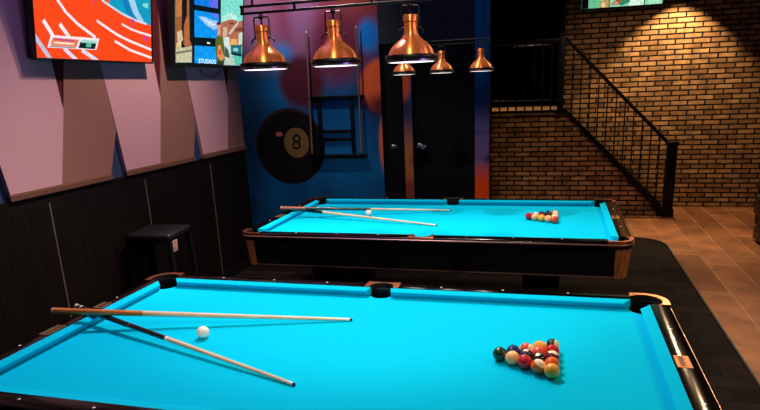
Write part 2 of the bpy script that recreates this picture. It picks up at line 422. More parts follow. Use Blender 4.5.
# ------------------------------------------------------------------ acoustic wall panels above the dado
ZT = 3.3
def wall_poly(pts, d0, d1):
    return prism_ax([(y, z) for y, z in pts], d0, d1, lambda y, z, d: (XW+d, y, z))
units = [
    dict(l=[(-.42, 1.257), (-.02, 1.257), (.12, 1.763), (.09, 2.08), (.0, ZT), (-.70, ZT)], t=[(-.02, 1.257), (.46, 1.257), (.60, 1.589), (.545, 2.08), (.40, ZT), (.39, ZT), (.195, 2.08), (.12, 1.763)], w=[(.12, 1.763), (.195, 2.08), (.39, ZT), (.0, ZT), (.09, 2.08)]),
    dict(l=[(.668, 1.257), (1.071, 1.257), (1.207, 1.763), (1.177, 2.08), (1.08, ZT), (.40, ZT), (.545, 2.08)], t=[(1.071, 1.257), (1.551, 1.257), (1.687, 1.589), (1.633, 2.08), (1.48, ZT), (1.47, ZT), (1.285, 2.08), (1.207, 1.763)], w=[(1.207, 1.763), (1.285, 2.08), (1.47, ZT), (1.08, ZT), (1.177, 2.08)]),
    dict(l=[(1.741, 1.257), (2.16, 1.257), (2.292, 1.818), (2.258, 2.11), (2.15, ZT), (1.48, ZT), (1.633, 2.08)], t=[(2.16, 1.257), (2.664, 1.257), (2.765, 1.604), (2.71, 2.02), (2.56, ZT), (2.55, ZT), (2.36, 2.11), (2.292, 1.818)], w=[(2.292, 1.818), (2.36, 2.11), (2.55, ZT), (2.15, ZT), (2.258, 2.11)]),
    dict(l=[(2.835, 1.257), (3.284, 1.257), (3.403, 1.789), (3.364, 2.06), (3.25, ZT), (2.56, ZT), (2.71, 2.02)], t=[(3.284, 1.257), (3.645, 1.257), (3.645, ZT), (3.63, ZT), (3.47, 2.06), (3.403, 1.789)], w=[(3.403, 1.789), (3.47, 2.06), (3.63, ZT), (3.25, ZT), (3.364, 2.06)]),
]
place = ['at the near left edge, left of the red sports screen', 'below the red sports screen', 'below the gap between the two left screens', 'at the far end below the city picture screen']
for u, pl in zip(units, place):
    w = thing('wall_panel', 'pink and tan two-tone felt wall panel '+pl, 'wall panel', (XW, (u['l'][0][0]+u['t'][1][0])/2, 1.257))
    for nm, k, d, mm in (('pink_facet', 'l', .03, 'pink'), ('tan_facet', 't', .03, 'tan'), ('dark_wedge', 'w', .022, 'maroon')):
        finish(nm, rel(wall_poly(u[k], .001, d), w), M[mm], w, smooth=False)
    y0, y1 = u['l'][0][0], u['t'][1][0]
    bm = bmesh.new()
    sec = [(.001, 1.247), (.036, 1.247), (.036, 1.277), (.031, 1.288), (.0305, 1.288), (.001, 1.26)]
    extr(bm, sec, y0-.012, y1+.02, lambda a, t, z: (XW+t, a, z))
    finish('bottom_lip', rel(bm, w), M['lip'], w, smooth=False)

# ------------------------------------------------------------------ televisions
TILT = math.radians(8)
def ribbon(pts, w):
    out1, out2 = [], []
    for i, p in enumerate(pts):
        a = pts[max(0, i-1)]; b = pts[min(len(pts)-1, i+1)]
        dx, dy = b[0]-a[0], b[1]-a[1]; l = math.hypot(dx, dy)
        out1.append((p[0]-dy/l*w/2, p[1]+dx/l*w/2)); out2.append((p[0]+dy/l*w/2, p[1]-dx/l*w/2))
    return out1+out2[::-1]
def clip_poly(pts, s0, s1, t0, t1):
    for ax, lim, sg in ((0, s0, 1), (0, s1, -1), (1, t0, 1), (1, t1, -1)):
        out = []
        for i in range(len(pts)):
            p, q = pts[i], pts[(i+1) % len(pts)]
            a, b = (p[ax]-lim)*sg, (q[ax]-lim)*sg
            if a >= 0: out.append(p)
            if a*b < 0:
                k = a/(a-b); out.append((p[0]+(q[0]-p[0])*k, p[1]+(q[1]-p[1])*k))
        pts = out
        if len(pts) < 3: return []
    return pts
def make_tv(label, W, H, frame, place, base, layers, gain, thresh, depth=.06, var=.08):
    """local coordinates: s along the screen, t up, n out of the screen"""
    bk = .05 if depth < .065 else .0256
    root = thing('television', label, 'television', place[0], 0)
    root.matrix_world = place[1]
    bz = .012
    finish('casing', B(-bz, W+bz, -bz, H+bz, -depth, -.004, bev=.006), M['tvcase'], root)
    bm = bmesh.new()
    for a in ((-bz, W+bz, -bz, 0), (-bz, W+bz, H, H+bz), (-bz, 0, 0, H), (W, W+bz, 0, H)):
        box(bm, a[0], a[1], a[2], a[3], -.006, .004, bev=.0015, seg=1)
    finish('bezel', bm, M['tvcase'], root)
    cols = [base]+sorted({c for _, c, _ in layers})
    bm = bmesh.new()
    bm.faces.new([bm.verts.new(p) for p in ((0, 0, -.003), (W, 0, -.003), (W, H, -.003), (0, H, -.003))])
    for i, (pts, c, up) in enumerate(layers):
        if up: pts = [(s, H if t > thresh(s) else t) for s, t in pts]
        pts = clip_poly(pts, .001, W-.001, .001, H-.001)
        if not pts: continue
        z = -.003+.00012*(i+1)
        f = bm.faces.new([bm.verts.new((s, t, z)) for s, t in pts])
        f.normal_update()
        f.material_index = cols.index(c)
        bmesh.ops.triangulate(bm, faces=[f], ngon_method='EAR_CLIP')
    for f in bm.faces:
        f.normal_update()
        if f.normal.z < 0: f.normal_flip()
    me = bpy.data.meshes.new('screen'); bm.to_mesh(me); bm.free()
    for c in cols: me.materials.append(picture('screen_'+c, c, gain, var, 26))
    link(bpy.data.objects.new('screen', me), root)
    mb = B(W*.35, W*.65, H*.3, H*.7, -depth-bk, -depth+.004)
    finish('wall_bracket', mb, M['iron'], root)
    return root
def left_place(y0, z0, H):
    # s -> +Y, t -> up and tilted into the room, n -> +X
    s = Vector((0, 1, 0)); t = Vector((math.sin(TILT), 0, math.cos(TILT))); n = s.cross(t)
    m = Matrix((s, t, n)).transposed().to_4x4(); m.translation = Vector((-2.22, y0, z0))
    return ((-2.22, y0, z0), m)
O = 'fd4a1a'; WH = 'f6ecf2'; TE = '0a9ec2'
tv1 = [
  ([(.616,.396),(.685,.372),(.81,.331),(.966,.297),(1.16,.27),(1.166,.458)], TE, 1),
  ([(.667,.402),(.75,.412),(.934,.343),(.967,.301),(.876,.324)], '0680bc', 1),
  ([(.761,.413),(.859,.424),(.993,.369),(1.073,.285),(.99,.299),(.934,.35)], 'a8d4f2', 1),
  ([(1.05,.42),(1.12,.43),(1.12,.39),(1.06,.40)], '7fe0d8', 0),
  (ribbon([(.606,.395),(.685,.368),(.81,.328),(.966,.294),(1.098,.279)], .016), 'c8dcec', 0),
  (ribbon([(.12,.48),(.16,.41),(.203,.35),(.265,.286),(.366,.222),(.473,.173),(.53,.147)], .02), WH, 0),
  (ribbon([(.547,.258),(.635,.223),(.758,.178),(.89,.144),(1.153,.092)], .018), WH, 0),
  (ribbon([(.806,.256),(.905,.229),(1.01,.212),(1.157,.196)], .015), WH, 0),
  (ribbon([(.723,.135),(.887,.081),(1.151,.032)], .018), WH, 0),
  (ribbon([(.074,.222),(.15,.128)], .028), WH, 0), (ribbon([(.207,.209),(.287,.13)], .028), WH, 0),
  (ribbon([(-.03,.15),(.002,.119),(.105,.0),(.12,-.02)], .03), 'c2c6e4', 0), (ribbon([(.229,.065),(.34,-.01)], .028), 'e8dcf0', 0), (ribbon([(.389,.06),(.54,-.008)], .028), 'e8dcf0', 0),
  ([(.126,.138),(.564,.143),(.529,.066),(.091,.062)], WH, 0),
  ([(.141,.124),(.367,.124),(.34,.077),(.117,.076)], 'f07848', 0),
  ([(.115,.074),(.338,.075),(.335,.068),(.11,.066)], '8a8a94', 0),
  ([(.157,.120),(.325,.117),(.324,.109),(.153,.111)], 'b8508c', 0), ([(.147,.101),(.324,.100),(.319,.088),(.142,.088)], 'fbe0d0', 0),
  ([(.38,.113),(.532,.112),(.514,.07),(.358,.071)], '10242a', 0),
  ([(.395,.127),(.543,.125),(.534,.108),(.384,.107)], '9fdccb', 0), ([(.435,.107),(.483,.106),(.476,.081),(.428,.081)], '58c0a4', 0),
  ([(.898,.302),(.949,.296),(.929,.238)], 'e23c96', 0), ([(1.045,.189),(1.119,.186),(1.08,.14)], 'e23c96', 0), ([(.50,.395),(.53,.39),(.515,.36)], 'e23c96', 0),
]
make_tv('wall television showing a red running track with white lane lines', 1.15, .665, .012, left_place(.985, 2.085, .665), O, tv1, 1.0, lambda s: .315+.105*s)
D = '05161a'
tv2 = [
  ([(.263,.526),(.775,.583),(.788,.012),(.26,.012)], D, 1),
  ([(.044,.502),(.248,.525),(.261,.206),(.3,.151),(.292,.022),(.043,.016)], 'a0623c', 1),
  ([(.073,.505),(.159,.515),(.143,.389),(.056,.374)], 'c47a4a', 1), ([(.187,.377),(.247,.367),(.246,.173),(.185,.162)], 'b8683a', 0),
  ([(.144,.513),(.218,.521),(.217,.411),(.171,.313),(.162,.169),(.2,.138),(.11,.142),(.142,.326)], '1c1410', 1),
  ([(.052,.124),(.292,.159),(.292,.022),(.05,.016)], 'c9c4a4', 0), ([(.051,.1),(.292,.13),(.292,.114),(.051,.084)], '7c7660', 0), ([(.069,.258),(.142,.279),(.155,.2),(.081,.149)], 'd8c49a', 0),
  ([(.06,.17),(.13,.18),(.13,.13),(.06,.125)], 'e6c890', 0),
  ([(.332,.534),(.721,.578),(.723,.505),(.332,.498)], '0a7ee8', 1), ([(.516,.555),(.721,.578),(.723,.505),(.601,.503)], '6a6cf0', 1),
  ([(.332,.454),(.742,.46),(.747,.247),(.332,.235)], '0a96f4', 0),
  ([(.585,.456),(.742,.46),(.743,.417),(.654,.418)], '5a78ee', 0),
  ([(.387,.411),(.501,.413),(.62,.398),(.725,.398),(.727,.338),(.656,.315),(.518,.348)], '9ccaf4', 0),
  ([(.45,.395),(.60,.385),(.70,.36),(.60,.345)], 'cfe0fa', 0),
  ([(.332,.165),(.694,.169),(.715,.023),(.332,.019)], '0c9cf4', 0),
  ([(.537,.205),(.588,.203),(.588,.19),(.537,.191)], 'e8f0f0', 0),
  ([(.775,.583),(1.197,.631),(1.208,.35),(.775,.33)], '7ee0d0', 1), ([(.80,.45),(1.0,.50),(1.1,.46),(.95,.41),(.80,.40)], 'b8f0e4', 0),
  ([(.744,.374),(.816,.397),(.928,.428),(1.024,.437),(1.105,.421),(1.21,.447),(1.218,.194),(.748,.172)], 'b46c50', 0),
  ([(.913,.297),(1.026,.378),(1.105,.421),(1.125,.413),(.97,.301)], 'd8c8b4', 0), ([(.817,.353),(.892,.359),(.896,.224),(.821,.22)], 'd0b494', 0),
  ([(1.05,.36),(1.2,.38),(1.2,.34),(1.05,.33)], '7c4434', 0), ([(.93,.40),(1.03,.41),(1.02,.39),(.93,.385)], '6c4a44', 0), ([(1.12,.32),(1.2,.33),(1.2,.22),(1.12,.21)], 'cfe0d0', 0),
  ([(.953,.255),(1.091,.263),(1.094,.197),(.955,.191)], 'f0b060', 0),
  ([(.748,.172),(1.217,.213),(1.226,.015),(.752,.012)], 'b8cfc0', 0), ([(1.016,.129),(1.221,.127),(1.226,.015),(1.06,.016)], '5cc8b4', 0),
  ([(.965,.201),(1.186,.212),(1.19,.116),(.977,.127)], '167078', 0), ([(1.014,.175),(1.115,.179),(1.116,.147),(1.015,.147)], '8fd8d8', 0), ([(.975,.135),(1.19,.125),(1.19,.10),(.98,.112)], '0c2a30', 0),
  ([(.801,.255),(.933,.272),(.957,.136),(.844,.058),(.805,.093)], 'd4e8e4', 0), ([(.85,.19),(.92,.15),(.95,.08),(.86,.09)], '3a5a60', 0),
  ([(.699,.375),(.745,.382),(.771,.358),(.764,.279),(.719,.267)], 'd89a88', 0), ([(.695,.385),(.75,.392),(.768,.372),(.70,.36)], '4c2030', 0),
  ([(.683,.256),(.746,.278),(.82,.256),(.851,.149),(.862,.077),(.835,.012),(.724,.012),(.677,.125)], '5c6a28', 0),
  ([(.721,.179),(.766,.195),(.804,.13),(.862,.077),(.788,.048),(.714,.09)], 'e0905c', 0), ([(.749,.157),(.787,.143),(.778,.10),(.732,.11)], 'd04a3a', 0), ([(.72,.05),(.83,.045),(.83,.012),(.72,.012)], '2a3c1c', 0),
]
t2 = make_tv('wall television showing a city street picture with blue panes', 1.2, .665, .012, left_place(2.412, 2.075, .665), D, tv2, 1.0, lambda s: .486+.1*s, var=.2)
me = text_mesh('STUDIOS', .062)
o = bpy.data.objects.new('screen_lettering', me); me.materials.append(emit('screen_lettering', 'e4f6fc', 1.5))
o.scale = (1.2, .85, 1); o.location = (.54, .036, .0022); link(o, t2)
for v in me.vertices: pass
m3 = Matrix(((1, 0, 0), (0, 0, 1), (0, -1, 0)))   # columns -> s +X, t +Z, n -Y
m3 = Matrix((Vector((1, 0, 0)), Vector((0, 0, 1)), Vector((0, -1, 0)))).transposed().to_4x4(); m3.translation = Vector((1.155, 7.055, 2.735))
tv3 = [([(0,.7),(.09,.7),(.09,0),(0,0)], '04060c', 0), ([(.094,0),(1.02,0),(1.02,.6),(.094,.6)], '8fe0b4', 0), ([(.095,.0),(.26,.0),(.26,.2),(.095,.2)], '6cc894', 0),
  ([(.63,.3),(.783,.3),(.788,0),(.591,0),(.61,.03),(.625,.085)], 'e4fff0', 0), ([(.808,.3),(1.0,.3),(1.0,0),(.808,0)], 'a4f0c4', 0), ([(.79,.3),(.806,.3),(.806,0),(.79,0)], '2c7c5c', 0),
  ([(.232,.065),(.281,.10),(.347,.3),(.35,.0),(.235,.0)], 'c89a5c', 0), ([(.258,.063),(.295,.073),(.312,.005),(.261,.005)], 'f0dcae', 0), ([(.339,.3),(.371,.3),(.363,0),(.351,0)], '5c6a3a', 0),
  ([(.373,.043),(.435,.076),(.535,.3),(.55,.043),(.463,.024),(.40,.028)], 'b4562c', 0), ([(.40,.04),(.45,.06),(.47,.04)], 'f0e0d0', 0),
  ([(.56,.3),(.598,.3),(.612,.051),(.514,.008),(.488,.022)], '2c8c68', 0)]
make_tv('television with a pale green nature picture high on the brick wall', 1.02, .6, .012, ((1.155, 7.055, 2.735), m3), '8fe0b4', tv3, .9, lambda s: 9, depth=.07, var=.25)
bm = bmesh.new()
pts = [(XW+.040, 2.93, 2.05)]+[(XW+.038, 2.93+.36*i/12, 2.03-.05*math.sin(PI*i/12)) for i in range(13)]+[(XW+.040, 3.29, 2.05)]
tube(bm, pts, .004, 6)
tag(finish('cable', bm, M['iron']), 'black cable looping below the city picture television', 'cable')

# ------------------------------------------------------------------ pool tables
RAILSEC = [(CW, .7505), (CW, TOP-.0005), (.058, TOP+.0012), (.070, TOP+.0022), (.082, TOP+.0026), (.094, TOP+.0022), (.106, TOP+.001), (.118, TOP-.001), (.128, TOP-.004), (.1345, TOP-.008), (.1375, TOP-.014), (.1375, .752)]
CUSH = [(.0, NOSE-.002), (.0015, NOSE), (.004, NOSE+.0015), (CW-.0005, TOP-.0008), (CW-.0005, BED+.0005), (.026, BED+.0005), (.006, NOSE-.011)]
def pool_table(label, loc, rz=0):
    root = thing('pool_table', label, 'pool table', loc, rz, None)
    PC = (.03, .03, .070)            # corner pocket: centre beyond the noses, radius
    PS = (.055, .058)                # side pocket
    # bed with six pocket bites
    X, Y = A_+.03, B_+.03
    pts = []
    def cor(sx, sy, a0):
        return arc(sx*(A_+.03), sy*(B_+.03), PC[2], a0, a0-PI/2, 8)
    pts += cor(-1, -1, PI/2)
    h = math.asin((PS[0]-.03)/PS[1])
    pts += arc(0, -(B_+PS[0]), PS[1], PI-h, h, 10)
    pts += cor(1, -1, PI)
    pts += cor(1, 1, -PI/2)
    pts += arc(0, B_+PS[0], PS[1], -h, -PI+h, 10)
    pts += cor(-1, 1, 0)
    bed = prism(bmesh.new(), pts, BED-.03, BED)
    finish('bed', bed, M['cloth'], root, smooth=False)
    fx = lambda s: (lambda a, t, z: (a, s*(B_+t), z))
    fy = lambda s: (lambda a, t, z: (s*(A_+t), a, z))
    k = 0
    for s in (-1, 1):
        for h_ in (-1, 1):
            bm = bmesh.new()
            n0 = lambda t: h_*(.066-.012*t/CW); n1 = lambda t: h_*(A_-.066+.036*min(1, t/CW))
            extr(bm, CUSH, n0, n1, fx(s)); finish('cushion', bm, M['cloth'], root, angle=30)
            r = finish('rail', extr(bmesh.new(), RAILSEC, h_*.092, h_*(A_-.03), fx(s)), M['rail'], root)
            for q in (1, 2, 3):
                bm = lathe(bmesh.new(), [(0, .0012), (.0052, .0012), (.0058, 0), (.0058, -.002)], 12, xf=Matrix.Translation((h_*q*A_/4, s*(B_+CW+.040), TOP+.0022)))
                finish('sight', bm, M['pearl'], r)
        bm = bmesh.new()
        m1 = lambda t: B_-.066+.051*min(1, t/CW)
        extr(bm, CUSH, lambda t: -m1(t), m1, fy(s)); finish('cushion', bm, M['cloth'], root, angle=30)
        r = finish('rail', extr(bmesh.new(), RAILSEC, -(B_-.015), B_-.015, fy(s)), M['rail'], root)
        for q in (-1, 0, 1):
            if q == 0: continue
            bm = lathe(bmesh.new(), [(0, .0012), (.0052, .0012), (.0058, 0), (.0058, -.002)], 12, xf=Matrix.Translation((s*(A_+CW+.040), q*B_/2, TOP+.0022)))
            finish('sight', bm, M['pearl'], r)
        plates = [(0, .052, M['brass'])] if s > 0 else [(-.137, .058, M['tinplate']), (.197, .042, M['tinplate'])]
        for yc, hw, m_ in plates:
            p = finish('nameplate', B(s*(A_+.053), s*(A_+.105), yc-hw, yc+hw, TOP-.003, TOP+.0034, bev=.0005, seg=1), m_, r)
            bm = bmesh.new()
            for j in range(9):
                u = yc-hw*.75+j*hw*.19; w = .006 if j % 3 else .012
                box(bm, s*(A_+.066), s*(A_+.066+w+.012), u, u+.0045, TOP+.003, TOP+.0042)
            finish('engraving', bm, M['engrave'], p, smooth=False)
    # corner castings, side castings, pockets
    def casting_profile(outline_in, path_out):
        pass
    for sx in (-1, 1):
        for sy in (-1, 1):
            R = .105; C0 = (A_+.1375-R, B_+.1375-R)
            inner = []
            cx, cy = A_+.03, B_+.033
            RC = .079
            a_s = PI-math.acos(.06/RC); a_end = -math.asin(.048/RC)
            pocket = [(cx+RC*math.cos(t), cy+RC*math.sin(t)) for t in [a_s+(a_end-a_s)*i/14 for i in range(15)]]
            ye = B_-.015
            pl = [(A_-.03, B_+.1375)]+arc(C0[0], C0[1], R, PI/2, 0, 10)+[(A_+.1375, ye), (pocket[-1][0], ye)]+pocket[::-1]+[(A_-.03, pocket[0][1])]
            pl2 = []
            for p in pl:
                if not pl2 or math.hypot(p[0]-pl2[-1][0], p[1]-pl2[-1][1]) > 1e-4: pl2.append(p)
            pl2 = [(sx*x, sy*y) for x, y in pl2]
            if sx*sy < 0: pl2 = pl2[::-1]
            bm = prism(bmesh.new(), pl2, .782, TOP+.0032)
            es = [e for e in bm.edges if all(v.co.z > TOP for v in e.verts) and len(e.link_faces) == 2 and any(abs(f.normal.z) < .3 for f in e.link_faces) and any(f.normal.z > .5 for f in e.link_faces)
                  and all((abs(v.co.x) > A_+.12 or abs(v.co.y) > B_+.12) for v in e.verts)]
            bmesh.ops.bevel(bm, geom=es, offset=.007, segments=3, affect='EDGES', profile=.5)
            finish('corner_casting', bm, M['casting'], root, angle=30)
            # pocket: cup below the bed and a leather back above it
            px, py = sx*(A_+.03), sy*(B_+.032)
            bm = lathe(bmesh.new(), [(.0745, .752), (.0705, .757), (.069, .66), (.05, .61), (0, .605), (0, .602), (.055, .607), (.073, .66)], 28, xf=Matrix.Translation((px, py, 0)))
            ang = math.atan2(sy, sx); n = 22; a0, a1_ = ang-math.radians(118), ang+math.radians(118)
            vs = []
            for i in range(n+1):
                t = a0+(a1_-a0)*i/n; c, s_ = math.cos(t), math.sin(t)
                vs.append([bm.verts.new((px+r_*c, py+r_*s_, z)) for r_, z in ((.0705, .754), (.0750, .800), (.0765, .8035), (.0788, .803), (.0745, .754))])
            for i in range(n):
                for j in range(5): bm.faces.new((vs[i][j], vs[i][(j+1) % 5], vs[i+1][(j+1) % 5], vs[i+1][j]))
            bm.faces.new(vs[0]); bm.faces.new(vs[-1][::-1])
            finish('pocket', bm, M['leather'], root)
    for sy in (-1, 1):
        cy = B_+PS[0]; r_ = .0665
        a_s = PI+math.asin(.008/r_) if False else PI
        ps = arc(0, cy, r_, PI, 0, 16)
        yb = B_+CW
        w0 = math.sqrt(max(0, r_**2-(cy-yb)**2))
        pl = [(-.092, B_+.1375), (.092, B_+.1375), (.092, yb+.0)]+[(max(w0, r_)-.0005, yb)]+[(x, y) for x, y in ps[::-1]]+[(-(max(w0, r_)-.0005), yb), (-.092, yb)]
        pl2 = []
        for p in pl:
            if not pl2 or math.hypot(p[0]-pl2[-1][0], p[1]-pl2[-1][1]) > 1e-4: pl2.append(p)
        pl2 = [(x, sy*y) for x, y in pl2]
        if sy > 0: pl2 = pl2[::-1]
        bm = prism(bmesh.new(), pl2, .782, TOP+.0030)
        es = [e for e in bm.edges if all(v.co.z > TOP and abs(v.co.y) > B_+.13 for v in e.verts)]
        bmesh.ops.bevel(bm, geom=es, offset=.007, segments=3, affect='EDGES', profile=.5)
        finish('side_casting', bm, M['casting'], root, angle=30)
        py = sy*cy
        bm = lathe(bmesh.new(), [(.0625, .752), (.0585, .757), (.057, .66), (.042, .61), (0, .605), (0, .602), (.046, .607), (.06, .66)], 28, xf=Matrix.Translation((0, py, 0)))
        ang = PI/2*sy; n = 20; a0, a1_ = ang-math.radians(100), ang+math.radians(100); vs = []
        for i in range(n+1):
            t = a0+(a1_-a0)*i/n; c, s_ = math.cos(t), math.sin(t)
            vs.append([bm.verts.new((q*c, py+q*s_, z)) for q, z in ((.0585, .754), (.0625, .800), (.064, .8035), (.0662, .803), (.062, .754))])
        for i in range(n):
            for j in range(5): bm.faces.new((vs[i][j], vs[i][(j+1) % 5], vs[i+1][(j+1) % 5], vs[i+1][j]))
        bm.faces.new(vs[0]); bm.faces.new(vs[-1][::-1])
        finish('pocket', bm, M['leather'], root)
    # light metal strip along the outer edge
    def rrect(hx, hy, R, n=10):
        out = []
        for (cx, cy, a0) in ((hx-R, hy-R, 0), (-hx+R, hy-R, PI/2), (-hx+R, -hy+R, PI), (hx-R, -hy+R, 3*PI/2)):
            for i in range(n+1):
                t = a0+PI/2*i/n; out.append((cx+R*math.cos(t), cy+R*math.sin(t), math.cos(t), math.sin(t)))
        return out
    bm = sweep_closed(bmesh.new(), rrect(A_+.1376, B_+.1376, .105), [(-.004, .776), (.002, .776), (.004, .778), (.004, .785), (.002, .787), (-.004, .787)])
    finish('rail_trim', bm, M['trim'], root)
    bm = sweep_closed(bmesh.new(), rrect(A_+.132, B_+.132, .1), [(0, .752), (0, .7815), (-.045, .7815), (-.045, .752)])
    finish('rail_base', bm, M['apron'], root)
    # apron
    def skirt(off_t, off_b, z1, z0, th):
        pr = [(0, z1), (off_b-off_t, z0), (off_b-off_t-th, z0), (-th, z1)]
        return sweep_closed(bmesh.new(), rrect(A_+off_t, B_+off_t, .09), pr)
    finish('apron', skirt(.120, .100, .752, .556, .02), M['apron'], root)
    bm = sweep_closed(bmesh.new(), rrect(A_+.102, B_+.102, .09), [(0, .552), (.0, .560), (-.02, .560), (-.02, .552)])
    finish('apron_trim', bm, M['trim'], root)
    for sx in (-1, 1):
        for sy in (-1, 1):
            bm = bmesh.new()
            pts = [(A_-.09, B_+.0, 0, 1)]
            R = .09; hx, hy = A_+.126, B_+.126
            path = [(A_+.02, hy, 0, 1)]+[(hx-R+R*math.cos(t), hy-R+R*math.sin(t), math.cos(t), math.sin(t)) for t in [PI/2-PI/2*i/10 for i in range(11)]]+[(hx, B_+.02, 1, 0)]
            pr = [(0, .7515), (-.02, .549), (-.032, .549), (-.012, .7515)]
            rg = [[bm.verts.new((sx*(x+nx*o), sy*(y+ny*o), z)) for o, z in pr] for x, y, nx, ny in path]
            for i in range(len(rg)-1):
                for j in range(4): bm.faces.new((rg[i][j], rg[i][(j+1) % 4], rg[i+1][(j+1) % 4], rg[i+1][j]))
            bm.faces.new(rg[0]); bm.faces.new(rg[-1][::-1])
            finish('corner_post', bm, M['post'], root)
            lx, ly = sx*.82, sy*.36
            bm = bmesh.new()
            lo = [(lx-.11, ly-.09), (lx+.11, ly-.09), (lx+.11, ly+.09), (lx-.11, ly+.09)]
            prism(bm, lo, .03, .6)
            for v in bm.verts:
                if v.co.z > .3: v.co.x = lx+(v.co.x-lx)*1.25; v.co.y = ly+(v.co.y-ly)*1.25
            lg = finish('leg', bm, M['leg'], root, smooth=False)
            finish('foot', lathe(bmesh.new(), [(0, 0), (.06, 0), (.06, .012), (.03, .02), (.03, .032), (0, .032)], 20, xf=Matrix.Translation((lx, ly, 0))), M['iron'], lg)
    finish('underframe', B(-1.1, 1.1, -.5, .5, .58, .70), M['leg'], root, smooth=False)
    return root
near_table = pool_table('long black pool table in front with bright turquoise cloth', (0, 0, 0))
index_kids()
far_table = copy_tree(near_table); far_table.location = (FAR[0], FAR[1], 0)
far_table['label'] = 'far black pool table with turquoise cloth, in front of the mural'
for o in (near_table, far_table): o['group'] = 'pool tables'

# ------------------------------------------------------------------ balls
RB = .0286
def ball_mat(name, col, stripe):
    m, nt, b = nodes(name); L = nt.links.new
    setp(b, **{'Roughness': .12, 'Coat Weight': .3, 'Specular IOR Level': .5})
    if not stripe:
        tc = nt.nodes.new('ShaderNodeTexCoord'); n = nt.nodes.new('ShaderNodeTexNoise'); n.inputs['Scale'].default_value = 60
        L(tc.outputs['Object'], n.inputs['Vector'])
        mr = nt.nodes.new('ShaderNodeMapRange'); mr.inputs['To Min'].default_value = .93; mr.inputs['To Max'].default_value = 1.05
        L(n.outputs['Fac'], mr.inputs['Value'])
        v = nt.nodes.new('ShaderNodeVectorMath'); v.operation = 'SCALE'; v.inputs[0].default_value = rgb(col)[:3]
        L(mr.outputs['Result'], v.inputs['Scale']); L(v.outputs['Vector'], b.inputs['Base Color'])
        return m
    tc = nt.nodes.new('ShaderNodeTexCoord'); sx = nt.nodes.new('ShaderNodeSeparateXYZ'); L(tc.outputs['Object'], sx.inputs[0])
    ab = nt.nodes.new('ShaderNodeMath'); ab.operation = 'ABSOLUTE'; L(sx.outputs[2], ab.inputs[0])
    mr = nt.nodes.new('ShaderNodeMapRange'); mr.inputs['From Min'].default_value = .0155; mr.inputs['From Max'].default_value = .0165
    L(ab.outputs[0], mr.inputs['Value'])
    mx = nt.nodes.new('ShaderNodeMix'); mx.data_type = 'RGBA'; mx.inputs[6].default_value = rgb(col); mx.inputs[7].default_value = rgb('f0dcb4')
    L(mr.outputs['Result'], mx.inputs[0]); L(mx.outputs[2], b.inputs['Base Color'])
    return m
BC = {'yellow': 'f0a83c', 'blue': '1c2a62', 'red': 'b81e22', 'purple': '2e1838', 'orange': 'e4682c', 'green': '0e3a22', 'maroon': '6e1a1e', 'black': '0b0a0c', 'cream': 'f0b878', 'coral': 'd8503a'}
BM = {}
def bmat(c, s):
    if (c, s) not in BM: BM[(c, s)] = ball_mat('ball_%s_%s' % (c, 'stripe' if s else 'solid'), BC[c], s)
    return BM[(c, s)]
M['ivory'] = mat('ivory_cue_ball', 'f2ece0', .12, coat=.3, noise=.02, nscale=50)
M['spot'] = mat('ball_number_spot', 'efe2c4', .15)
M['ink'] = mat('ball_number_ink', '0a0a0c', .2)
def sphere(R):
    bm = bmesh.new(); bmesh.ops.create_uvsphere(bm, u_segments=32, v_segments=20, radius=R); return bm
sph = sphere(RB); sph_me = bpy.data.meshes.new('ball'); sph.to_mesh(sph_me); sph.free(); sph_me.shade_smooth()
def numeral_mesh(n):
    me = text_mesh(str(n), .0125)
    for v in me.vertices:
        d = Vector((v.co.x, v.co.y, 0)); k = math.sqrt(max(1e-9, (RB*1.012)**2-d.length_squared))
        v.co = Vector((v.co.x, v.co.y, k))
    me.materials.append(M['ink']); return me
bm = bmesh.new()
capr = [(RB*1.004*math.sin(t), RB*1.004*math.cos(t)) for t in [math.radians(x) for x in (0, 6, 12, 17)]]
lathe(bm, capr, 24); capme = bpy.data.meshes.new('number_spot'); bm.to_mesh(capme); bm.free(); capme.shade_smooth(); capme.materials.append(M['spot'])
def ball(c, stripe, num, pos, label, group, spot_dir, tilt=(0, 0, 0), detail=True):
    me = sph_me.copy(); me.materials.clear(); me.materials.append(bmat(c, stripe))
    o = link(bpy.data.objects.new('pool_ball', me)); o.location = pos
    tag(o, label, 'ball', group)
    o.rotation_euler = tilt
    if detail and num:
        q = Vector(spot_dir).normalized().to_track_quat('Z', 'Y')
        s = link(bpy.data.objects.new('number_spot', capme), o); s.rotation_mode = 'QUATERNION'; s.rotation_quaternion = q
        nm = link(bpy.data.objects.new('numeral', numeral_mesh(num)), s)
    return o
def rack(cx, cy, spec, group, detail):
    """spec rows from apex; each row listed from the back (far) to the front (near)"""
    for i, row in enumerate(spec):
        for j, (c, s, n, lab, sd, tl) in enumerate(row):
            x = cx+i*RB*2*.872; y = cy+(i/2-j)*RB*2*1.012
            ball(c, s, n, (x, y, BED+RB), lab, group, sd, tl, detail)
up = (0, -.5, .8)
